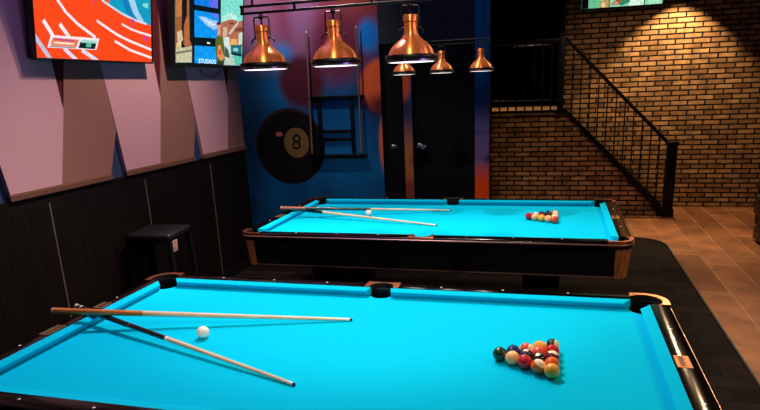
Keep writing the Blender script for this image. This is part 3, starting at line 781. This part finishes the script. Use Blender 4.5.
near_spec = [
  [('green', 0, 6, 'dark green ball at the left point of the racked triangle on the near table', (.2, .5, .8), (0, 0, 0))],
  [('blue', 0, 2, 'dark blue ball just behind the pale cream ball, near table', (-.3, .6, .75), (0, 0, 0)), ('cream', 0, 0, 'plain pale cream-orange ball beside the green ball, near table', up, (0, 0, 0))],
  [('coral', 1, 11, 'cream ball with a red stripe at the back edge of the near triangle', (.2, .9, .3), (.3, 1.35, 0)), ('purple', 0, 4, 'dark purple ball in the middle behind the bright red one', (.1, -.2, 1), (0, 0, 0)), ('red', 0, 3, 'bright red solid ball on the front edge of the near triangle', (-.4, .3, .9), (0, 0, 0))],
  [('yellow', 0, 0, 'plain golden yellow ball on the back edge of the near triangle', up, (0, 0, 0)), ('coral', 0, 7, 'coral red ball between the yellow ball and the black ball', (.3, .8, .4), (0, 0, 0)), ('black', 0, 8, 'black eight ball near the middle of the near triangle', (-.1, -.25, 1), (0, 0, 0)), ('orange', 1, 13, 'orange striped ball on the front edge left of the corner ball', (.2, .9, .2), (.15, .5, 0))],
  [('green', 1, 14, 'white ball with a green stripe at the back right corner of the near triangle', (.8, .5, .3), (.25, 1.3, 0)), ('red', 0, 0, 'red ball on the right edge in front of the green striped ball', up, (0, 0, 0)), ('maroon', 1, 15, 'cream ball with a maroon stripe in the middle of the right edge', (.6, .6, .4), (-.45, .3, 0)), ('orange', 0, 5, 'orange ball on the right edge behind the corner ball', (.5, .8, .3), (0, 0, 0)), ('yellow', 0, 1, 'large-looking golden yellow ball at the front right corner of the near triangle', (.7, .7, .2), (0, 0, 0))],
]
rack(.683, -.012, near_spec, 'racked balls on the near table', True)
far_spec = [
  [('red', 0, 3, 'red ball at the left point of the small triangle on the far table', up, (0, 0, 0))],
  [('blue', 1, 10, 'white ball with blue stripe behind the cream ball, far table', up, (.4, .6, 0)), ('cream', 0, 0, 'cream white ball next to the red point ball, far table', up, (0, 0, 0))],
  [('blue', 0, 2, 'dark blue ball at the back edge of the far triangle', up, (0, 0, 0)), ('maroon', 0, 7, 'maroon ball hidden in the middle of the far triangle behind the yellow', up, (0, 0, 0)), ('yellow', 0, 1, 'yellow ball in the middle of the front edge of the far triangle', up, (0, 0, 0))],
  [('purple', 0, 4, 'dark purple-blue ball on the back edge of the far triangle', up, (0, 0, 0)), ('green', 0, 6, 'dark green ball inside the far triangle', up, (0, 0, 0)), ('black', 0, 8, 'black ball inside the far triangle behind the cream-orange ball', up, (0, 0, 0)), ('cream', 0, 0, 'cream-orange ball on the front edge beside the coral corner ball, far table', up, (0, 0, 0))],
  [('orange', 1, 13, 'cream ball with orange stripe at the back right corner of the far triangle', up, (0, 1.2, 0)), ('blue', 1, 9, 'cream and blue striped ball on the right edge of the far triangle', up, (.3, .4, 0)), ('cream', 0, 0, 'pale ball in the middle of the right edge of the far triangle', up, (0, 0, 0)), ('maroon', 1, 15, 'maroon striped ball on the right edge behind the coral corner ball, far table', up, (.2, 0, 0)), ('coral', 0, 5, 'coral red ball at the front right corner of the far triangle', up, (0, 0, 0))],
]
rack(.684, 2.62, far_spec, 'racked balls on the far table', False)
for pos, lab in (((-.646, -.009, BED+RB), 'white cue ball between the two cues on the near table'), ((-.659, 2.655, BED+RB), 'white cue ball beside the crossed cues on the far table')):
    me = sph_me.copy(); me.materials.clear(); me.materials.append(M['ivory'])
    o = link(bpy.data.objects.new('cue_ball', me)); o.location = pos; tag(o, lab, 'ball')

# ------------------------------------------------------------------ cues on the tables
def unit_line(tip, thru, L):
    a, b = Vector(tip), Vector(thru); d = (b-a).normalized(); return tuple(a), tuple(a+d*L)
# near: black-butted cue leaning on the left cushion, honey cue lying across it
L2 = 1.479
t, b_ = unit_line((-.044, -.367, BED+.0068), (-1.44, .118, .8235), L2)
make_cue('pool_cue', 'pool cue with a black butt lying under the honey coloured one, near table', L2,
         [('tip', 0, .01, M['tip']), ('ferrule', .01, .034, M['ferrule']), ('shaft', .034, .745, M['maple']), ('joint_ring', .745, .762, M['ferrule']), ('forearm', .762, 1.02, M['cueblack']), ('wrap_ring', 1.02, 1.03, M['chrome']), ('butt', 1.03, 1.42, M['cueblack']), ('butt_ring', 1.42, 1.43, M['ferrule']), ('butt_cap', 1.43, 1.45, M['cueblack']), ('bumper', 1.45, L2, M['rubber'])], t, b_)
L1 = 1.442
t, b_ = unit_line((-.038, .302, BED+.0068), (-1.435, -.036, .8565), L1)
make_cue('pool_cue', 'pool cue with a honey brown wooden butt, on top of the near table', L1,
         [('tip', 0, .01, M['tip']), ('ferrule', .01, .034, M['ferrule']), ('shaft', .034, 1.0, M['maple']), ('butt', 1.0, 1.432, M['honey']), ('bumper', 1.432, L1, M['rubber'])], t, b_, r_butt=.0158)
t, b_ = unit_line((-.003, 2.327, BED+.0068), (-1.37, 2.63, .8235), 1.402)
make_cue('pool_cue', 'black-butted pool cue slanting toward the front, far table', 1.40,
         [('tip', 0, .01, M['tip']), ('ferrule', .01, .034, M['ferrule']), ('shaft', .034, 1.06, M['maple']), ('butt', 1.06, 1.385, M['cueblack']), ('bumper', 1.385, 1.40, M['redwood'])], t, b_)
t, b_ = unit_line((.011, 2.918, BED+.0068), (-1.395, 2.487, .858), 1.474)
make_cue('pool_cue', 'pool cue with black and redwood butt lying along the back, far table', 1.474,
         [('tip', 0, .01, M['tip']), ('ferrule', .01, .034, M['ferrule']), ('shaft', .034, .70, M['maple']), ('forearm', .70, 1.26, M['cueblack']), ('butt', 1.26, 1.462, M['redwood']), ('bumper', 1.462, 1.474, M['rubber'])], t, b_)

# ------------------------------------------------------------------ pendant lights
ZL = 1.908
def make_pendant(label, loc):
    root = thing('pendant_lamp', label, 'pendant lamp', loc)
    prof = [(.083, .026), (.0815, .032), (.0765, .044), (.068, .056), (.056, .067), (.042, .078), (.031, .088), (.0255, .098), (.0235, .108), (.0233, .138), (.0262, .139), (.0265, .159), (.0245, .162), (0, .162)]
    inner = [(0, .158), (.02, .15), (.021, .105), (.029, .086), (.05, .066), (.072, .044), (.079, .03)]
    sh = lathe(bmesh.new(), prof+inner, 48, close=False)
    s = finish('shade', sh, M['copper'], root, angle=50)
    finish('cap_groove', lathe(bmesh.new(), [(.0245, .1375), (.0252, .1385), (.0252, .141), (.0245, .142)], 32, close=True), M['iron'], s)
    finish('rim', lathe(bmesh.new(), [(.082, .010), (.0945, .010), (.0955, .013), (.0955, .022), (.093, .026), (.082, .027)], 48, close=True), M['iron'], root)
    finish('lens', lathe(bmesh.new(), [(0, .006), (.03, .0055), (.06, .004), (.08, .0012), (.0835, .003), (.0835, .012), (0, .013)], 40), M['lens'], root)
    finish('lens_ring', lathe(bmesh.new(), [(.0838, .001), (.0895, .0015), (.0895, .0098), (.0838, .0098)], 40, close=True), M['chrome'], root)
    for k in range(3):
        t = 2*PI*k/3+.5
        bm = lathe(bmesh.new(), [(0, -.004), (.004, -.003), (.005, .001), (.003, .004), (0, .005)], 10, xf=Matrix.Translation((.094*math.cos(t), .094*math.sin(t), .006)))
        finish('thumbscrew', bm, M['chrome'], root)
    y = bmesh.new()
    tube(y, [(-.047, 0, .098), (-.046, 0, .108), (-.036, 0, .116), (-.031, 0, .12), (-.031, 0, .186), (-.027, 0, .192), (.027, 0, .192), (.031, 0, .186), (.031, 0, .12), (.036, 0, .116), (.046, 0, .108), (.047, 0, .098)], .0032, 8)
    tube(y, [(-.034, 0, .118), (-.022, 0, .118)], .004, 8); tube(y, [(.034, 0, .118), (.022, 0, .118)], .004, 8)
    finish('yoke', y, M['iron'], root)
    bm = bmesh.new(); tube(bm, [(0, 0, .16), (0, 0, .206)], .004, 10)
    lathe(bm, [(0, .184), (.007, .184), (.009, .188), (.009, .197), (.007, .2), (0, .2)], 16)
    finish('stem', bm, M['iron'], root)
    return root
p0 = make_pendant('nearest row copper dome lamp, left one under the city picture screen', (-.225, 0, ZL))
index_kids()
def dup(loc, lab, g):
    c = copy_tree(p0); c.location = loc; c['label'] = lab; c['group'] = g; return c
p0['label'] = 'large copper dome pendant lamp, left of the near three, beside the city picture screen'; p0['group'] = 'copper pendant lamps over the near table'
dup((.064, 0, ZL), 'large copper dome pendant lamp in the middle of the near three, before the mural', p0['group'])
dup((.355, 0, ZL), 'large copper dome pendant lamp, right of the near three, in front of the dark doors', p0['group'])
g2 = 'copper pendant lamps over the far table'
dup((-.283, FAR[1], ZL), 'small-looking copper lamp over the far table, left one just under a large lamp', g2)
dup((.013, FAR[1], ZL), 'small-looking copper lamp over the far table, middle of its row', g2)
dup((.312, FAR[1], ZL), 'small-looking copper lamp over the far table, right one beside the brick wall', g2)
for (cx, cy, lab) in ((.064, 0, 'black double-rail lamp bar over the near table carrying the large copper lamps'), (.013, FAR[1], 'black double-rail lamp bar over the far table carrying the small-looking lamps')):
    root = thing('lamp_bar', lab, 'lamp bar', (cx, cy, 2.116), 0, 'lamp bars')
    for z in (0, .025):
        finish('rail', B(-.372, .372, -.006, .006, z-.0045, z+.0045, bev=.002), M['iron'], root)
    for x in (-.366, -.15, .15, .366):
        finish('spacer', B(x-.004, x+.004, -.004, .004, .0045, .0205), M['iron'], root, smooth=False)
    for x in (-.32, .32):
        bm = bmesh.new(); tube(bm, [(x, 0, .029), (x, 0, ZC-2.116)], .005, 8)
        finish('hanging_rod', bm, M['iron'], root)

# ------------------------------------------------------------------ platform, stair, railings
struct(finish('floor_platform', B(-3.0, .955, YP+.1, 15.5, 1.30, 1.405), M['upfloor'], smooth=False))
sp = [(-.15, 0), (2.28, 0), (2.28, .08), (1.01, 1.38), (-.15, 1.38)]
struct(finish('wall_platform', prism_ax(sp, YP, YP+.1, lambda x, z, d: (x, d, z)), M['brick'], smooth=False))
struct(finish('wall_upper', B(-3.0, .95, 15.5, 15.6, 1.4, ZC), M['black'], smooth=False))
struct(finish('wall_upper_side', B(.955, 1.1, YB+.2, 15.5, 1.4, ZC), M['black'], smooth=False))
struct(finish('wall_upper_left', B(-3.1, -3.0, YP, 15.5, 1.3, ZC), M['black'], smooth=False))
st = thing('staircase', 'dark staircase climbing left along the brick wall to the platform', 'staircase', (1.65, 6.8, 0))
NS = 7
for i in range(NS):
    x1 = 2.22-i*(1.265/NS); z = (i+1)*1.40/(NS+1)
    finish('tread', rel(B(x1-1.265/NS-.02, x1, YP+.1, YB-.002, z-.035, z, bev=.004), st), M['black'], st)
    finish('riser', rel(B(x1-.03, x1-.012, YP+.102, YB-.004, z-1.40/(NS+1), z-.035), st), M['black'], st, smooth=False)
bm = prism_ax([(2.27, .0), (2.27, .157), (1.00, 1.435), (.86, 1.435), (.86, 1.375), (1.0, 1.375), (2.21, .08), (2.21, .0)], YP-.03, YP-.001, lambda x, z, d: (x, d, z))
finish('stringer', rel(bm, st), M['iron'], st, smooth=False)
rl = thing('stair_railing', 'black metal stair railing with balusters and square newel post before the brick wall', 'railing', (1.65, YP-.02, 0))
rl2 = thing('platform_railing', 'black metal railing along the raised platform edge, left of the brick wall', 'railing', (.45, YP-.02, 1.4))
bm = B(2.285, 2.405, YP-.08, YP+.04, 0, .94, bev=.006)
box(bm, 2.27, 2.42, YP-.095, YP+.055, .94, .99, bev=.01); box(bm, 2.272, 2.418, YP-.093, YP+.053, 0, .10, bev=.006)
finish('newel_post', rel(bm, rl), M['iron'], rl)
bm = prism_ax([(2.284, .947), (2.284, 1.007), (.957, 2.363), (.957, 2.303)], YP-.045, YP+.005, lambda x, z, d: (x, d, z))
finish('handrail', rel(bm, rl), M['iron'], rl, smooth=False)
for i in range(11):
    x = 1.06+i*.113
    zt = 2.35-(x-.94)-.03; zb = 1.435-(x-1.0)*1.006+.001
    bm = B(x-.008, x+.008, YP-.028, YP-.012, zb, zt)
    lathe(bm, [(.008, -.03), (.014, -.012), (.014, .012), (.008, .03)], 10, xf=Matrix.Translation((x, YP-.02, zb+.18)))
    finish('baluster', rel(bm, rl), M['iron'], rl, smooth=False)
bm = B(.875, .955, YP-.06, YP+.02, 1.40, 2.37, bev=.004); box(bm, .865, .965, YP-.07, YP+.03, 2.37, 2.40, bev=.006)
finish('post', rel(bm, rl2), M['iron'], rl2)
finish('handrail', rel(B(-.06, .875, YP-.045, YP+.005, 2.29, 2.34, bev=.006), rl2), M['iron'], rl2)
finish('bottom_rail', rel(B(-.06, .875, YP-.04, YP, 1.40, 1.435, bev=.004), rl2), M['iron'], rl2)
for i in range(8):
    x = .0+i*.113
    bm = B(x-.011, x+.011, YP-.031, YP-.009, 1.435, 2.29)
    finish('baluster', rel(bm, rl2), M['iron'], rl2, smooth=False)
# cocktail table up on the platform
bt = thing('bar_table', 'tall round black bar table up on the dark platform', 'table', (.325, 12.3, 1.405))
finish('tabletop', lathe(bmesh.new(), [(0, 1.12), (.43, 1.12), (.44, 1.125), (.44, 1.14), (.43, 1.148), (0, 1.148)], 40), mat('bar_table_top', '6b5a50', .25, noise=.1, nscale=10), bt)
finish('pedestal', lathe(bmesh.new(), [(.035, .02), (.035, 1.12)], 16), mat('bar_table_pole', '5a5450', .35, metal=.8), bt)
finish('base', lathe(bmesh.new(), [(0, 0), (.28, 0), (.28, .012), (.08, .03), (.04, .05), (0, .05)], 32), mat('bar_table_base', '8a8078', .3, metal=.7), bt)

# ------------------------------------------------------------------ stool, outlet, chair
so = thing('bar_stool', 'black square backless bar stool against the dark panelling', 'stool', (-2.09, 1.74, 0), .12)
SH = .83
finish('seat', B(-.185, .185, -.185, .185, SH-.065, SH, bev=.022, seg=3), M['vinyl'], so)
for sx in (-1, 1):
    for sy in (-1, 1):
        bm = bmesh.new()
        x, y = sx*.16, sy*.16
        lo = [(sx*.185-.018, sy*.185-.018), (sx*.185+.018, sy*.185-.018), (sx*.185+.018, sy*.185+.018), (sx*.185-.018, sy*.185+.018)]
        prism(bm, lo, 0, SH-.06)
        for v in bm.verts:
            if v.co.z > .3: v.co.x -= sx*.025; v.co.y -= sy*.025
        finish('leg', bm, M['black'], so, smooth=False)
for a in ((-.18, .18, -.19, -.165, .25), (-.18, .18, .165, .19, .25)):
    finish('footrest', B(a[0], a[1], a[2], a[3], a[4], a[4]+.035, bev=.004), M['black'], so)
for a in ((-.19, -.165, -.18, .18, .30), (.165, .19, -.18, .18, .30)):
    finish('footrest', B(a[0], a[1], a[2], a[3], a[4], a[4]+.035, bev=.004), M['black'], so)
ol = thing('wall_outlet', 'pinkish white wall outlet plate low on the dark panelling behind the stool', 'outlet', (XW+.02, 2.22, .575))
finish('cover_plate', B(0, .006, -.036, .036, -.058, .058, bev=.002), M['plate'], ol)
bm = bmesh.new()
for z in (-.022, .022):
    box(bm, .006, .0075, -.016, .016, z-.014, z+.014, bev=.0006, seg=1)
finish('socket', bm, mat('outlet_socket', 'c09a90', .4), ol)
ch = thing('lounge_chair', 'dark navy upholstered lounge chair at the right edge by the wall', 'chair', (3.31, 4.98, 0))
finish('base', B(-.27, .25, -.24, .24, .03, .17, bev=.01), M['chair'], ch)
finish('seat', B(-.29, .14, -.22, .26, .30, .52, bev=.03, seg=3), M['chair'], ch)
finish('seat_frame', B(-.24, .25, -.24, .28, .17, .33, bev=.01), M['chair'], ch)
finish('backrest', B(.10, .26, -.25, .29, .33, 1.05, bev=.035, seg=3), M['chair'], ch)
for s in (-1, 1):
    finish('armrest', B(-.25, .2, s*.27-.045+.02, s*.27+.045+.02, .17, .68, bev=.025, seg=3), M['chair'], ch)
for sx in (-1, 1):
    for sy in (-1, 1):
        finish('foot', lathe(bmesh.new(), [(0, 0), (.022, 0), (.028, .04), (0, .04)], 12, xf=Matrix.Translation((sx*.2, sy*.2, 0))), M['iron'], ch)

# spotlight can above the brick wall and ceiling cans
def can(label, x, y, z, tx, ty, tz):
    r = thing('spotlight', label, 'spotlight', (x, y, z), 0, 'ceiling spotlights')
    d = (Vector((tx, ty, tz))-Vector((x, y, z))).normalized()
    q = (-d).to_track_quat('Z', 'Y').to_matrix().to_4x4()
    finish('lamp_can', lathe(bmesh.new(), [(.052, .0), (.056, .0), (.056, .14), (.03, .16), (0, .16), (0, .15), (.05, .13)], 24, xf=q), M['iron'], r)
    bm = bmesh.new(); top = (q @ Vector((0, 0, .15)))
    tube(bm, [tuple(top), (top.x, top.y, ZC-z)], .008, 8); finish('stem', bm, M['iron'], r)
    return d
def spot(name, loc, target, energy, color, size, blend=.3, radius=.04):
    l = bpy.data.lights.new(name, 'SPOT'); l.energy = energy; l.color = color; l.spot_size = math.radians(size); l.spot_blend = blend; l.shadow_soft_size = radius
    o = bpy.data.objects.new(name, l); o.location = loc
    o.rotation_euler = (Vector(target)-Vector(loc)).to_track_quat('-Z', 'Y').to_euler(); link(o); return o
def lamp(label, loc, target, energy, color, size, blend=.3, radius=.04):
    d = can(label, *loc, *target)
    return spot('light', loc, target, energy, color, size, blend, radius)
WARM = (1., .66, .37); PINK = (1., .80, .76); WHITE = (1., .92, .86); WARMW = (1., .8, .6); PANEL = (1., .68, .54)
lamp('black spotlight can washing the brick wall from above', (2.40, 6.73, 3.12), (2.40, 6.79, 0), 250, WARM, 90, .4, .02)
lamp('black spotlight can left of the tables', (-.75, 1.9, 4.0), (.35, -.25, .8), 540, PINK, 112, .5)
lamp('black spotlight can aimed at the felt wall panels', (-.95, 2.15, 4.0), (-2.3, 1.9, .9), 440, PANEL, 74, 1.)
lamp('added black spotlight can above the viewer, brightening the copper lamps', (.5, -2.3, 3.9), (.08, .1, 2.02), 330, WARMW, 46, .5, .07)  # unseen front lamp, added so the copper domes catch more light
lamp('black spotlight can by the right wall', (3.35, .3, 2.95), (1.2, .0, .8), 120, WARM, 80, .5)
lamp('black spotlight can over the foot of the stairs', (2.45, 6.0, 3.3), (1.9, 3.5, 0), 110, WARM, 84, .5, .05)
lamp('added black spotlight can brightening the brick wall', (1.6, 4.6, 4.1), (1.6, 6.9, .7), 125, WARM, 62, .9, .05)  # unseen lamp added to lift the general brightness of the brick
lamp('black spotlight can over the tiled floor', (2.83, 5.4, 4.0), (2.2, 2.8, 0), 190, WARM, 90, .5, .05)
lamp('black spotlight can over the near tiles', (2.9, 2.2, 4.0), (2.6, 2.2, 0), 90, WARM, 100, .5, .06)
lamp('black spotlight can over the far table', (.0, 3.5, 4.0), (.15, 2.5, .8), 190, WHITE, 84, .5)
lamp('black spotlight can washing the top of the mural', (-2.15, 3.85, 4.05), (-2.1, 4.9, 2.55), 190, WHITE, 78, 1.)
for (x, y) in ((-.225, 0), (.064, 0), (.355, 0), (-.283, FAR[1]), (.013, FAR[1]), (.312, FAR[1])):
    spot('light', (x, y, ZL-.004), (x, y, 0), 3.2, WHITE, 165, .3, .05)
spot('light', (.3, 7.6, 4.0), (.3, 7.6, 1.4), 320, WARM, 50, .8)
spot('light', (.3, 11.9, 4.1), (.27, 12.3, 2.0), 130, WHITE, 36, .5)
def area(loc, rot, sx, sy, e, color):
    l = bpy.data.lights.new('light', 'AREA'); l.shape = 'RECTANGLE'; l.size = sx; l.size_y = sy; l.energy = e; l.color = color
    o = bpy.data.objects.new('light', l); o.location = loc; o.rotation_euler = rot; link(o)
spot('light', (3.2, -1.2, 2.5), (-2.3, 2.0, 1.9), 110, (.55, .25, 1.), 34, .8, .1)  # unseen violet spot, added to tint the shade below the left televisions
area((-1.3, 1.2, 4.15), (0, 0, 0), 1.5, 4, 30, (.62, .24, .95))  # soft violet fill added overhead to colour the shadows by the left wall

# ------------------------------------------------------------------ world, camera, view
w = bpy.data.worlds.new('World'); sc.world = w; w.use_nodes = True
w.node_tree.nodes['Background'].inputs['Color'].default_value = (.02, .02, .03, 1); w.node_tree.nodes['Background'].inputs['Strength'].default_value = .3
cam = bpy.data.cameras.new('Camera'); co = bpy.data.objects.new('Camera', cam); COL.objects.link(co)
F, CXYZ, YAW, PITCH, ROLL, SX, SY = 611.4566, (.8669, -2.2729, 1.8281), .2721, .2724, -.0417, 7.3027, 52.2782
cy, sy_ = math.cos(YAW), math.sin(YAW); cp, sp_ = math.cos(PITCH), math.sin(PITCH); cr, sr = math.cos(ROLL), math.sin(ROLL)
f = Vector((-sy_*cp, cy*cp, -sp_)); r = Vector((cy, sy_, 0)); u = r.cross(f)
r2 = cr*r+sr*u; u2 = -sr*r+cr*u
mw = Matrix((r2, u2, -f)).transposed().to_4x4(); mw.translation = Vector(CXYZ)
co.matrix_world = mw
cam.sensor_fit = 'HORIZONTAL'; cam.sensor_width = 36; cam.lens = F/760*36
cam.shift_x = -SX/760; cam.shift_y = SY/760; cam.clip_start = .02
sc.camera = co
sc.view_settings.view_transform = 'Standard'; sc.view_settings.look = 'None'; sc.view_settings.gamma = 1; sc.view_settings.exposure = 0
sc.view_settings.use_curve_mapping = False
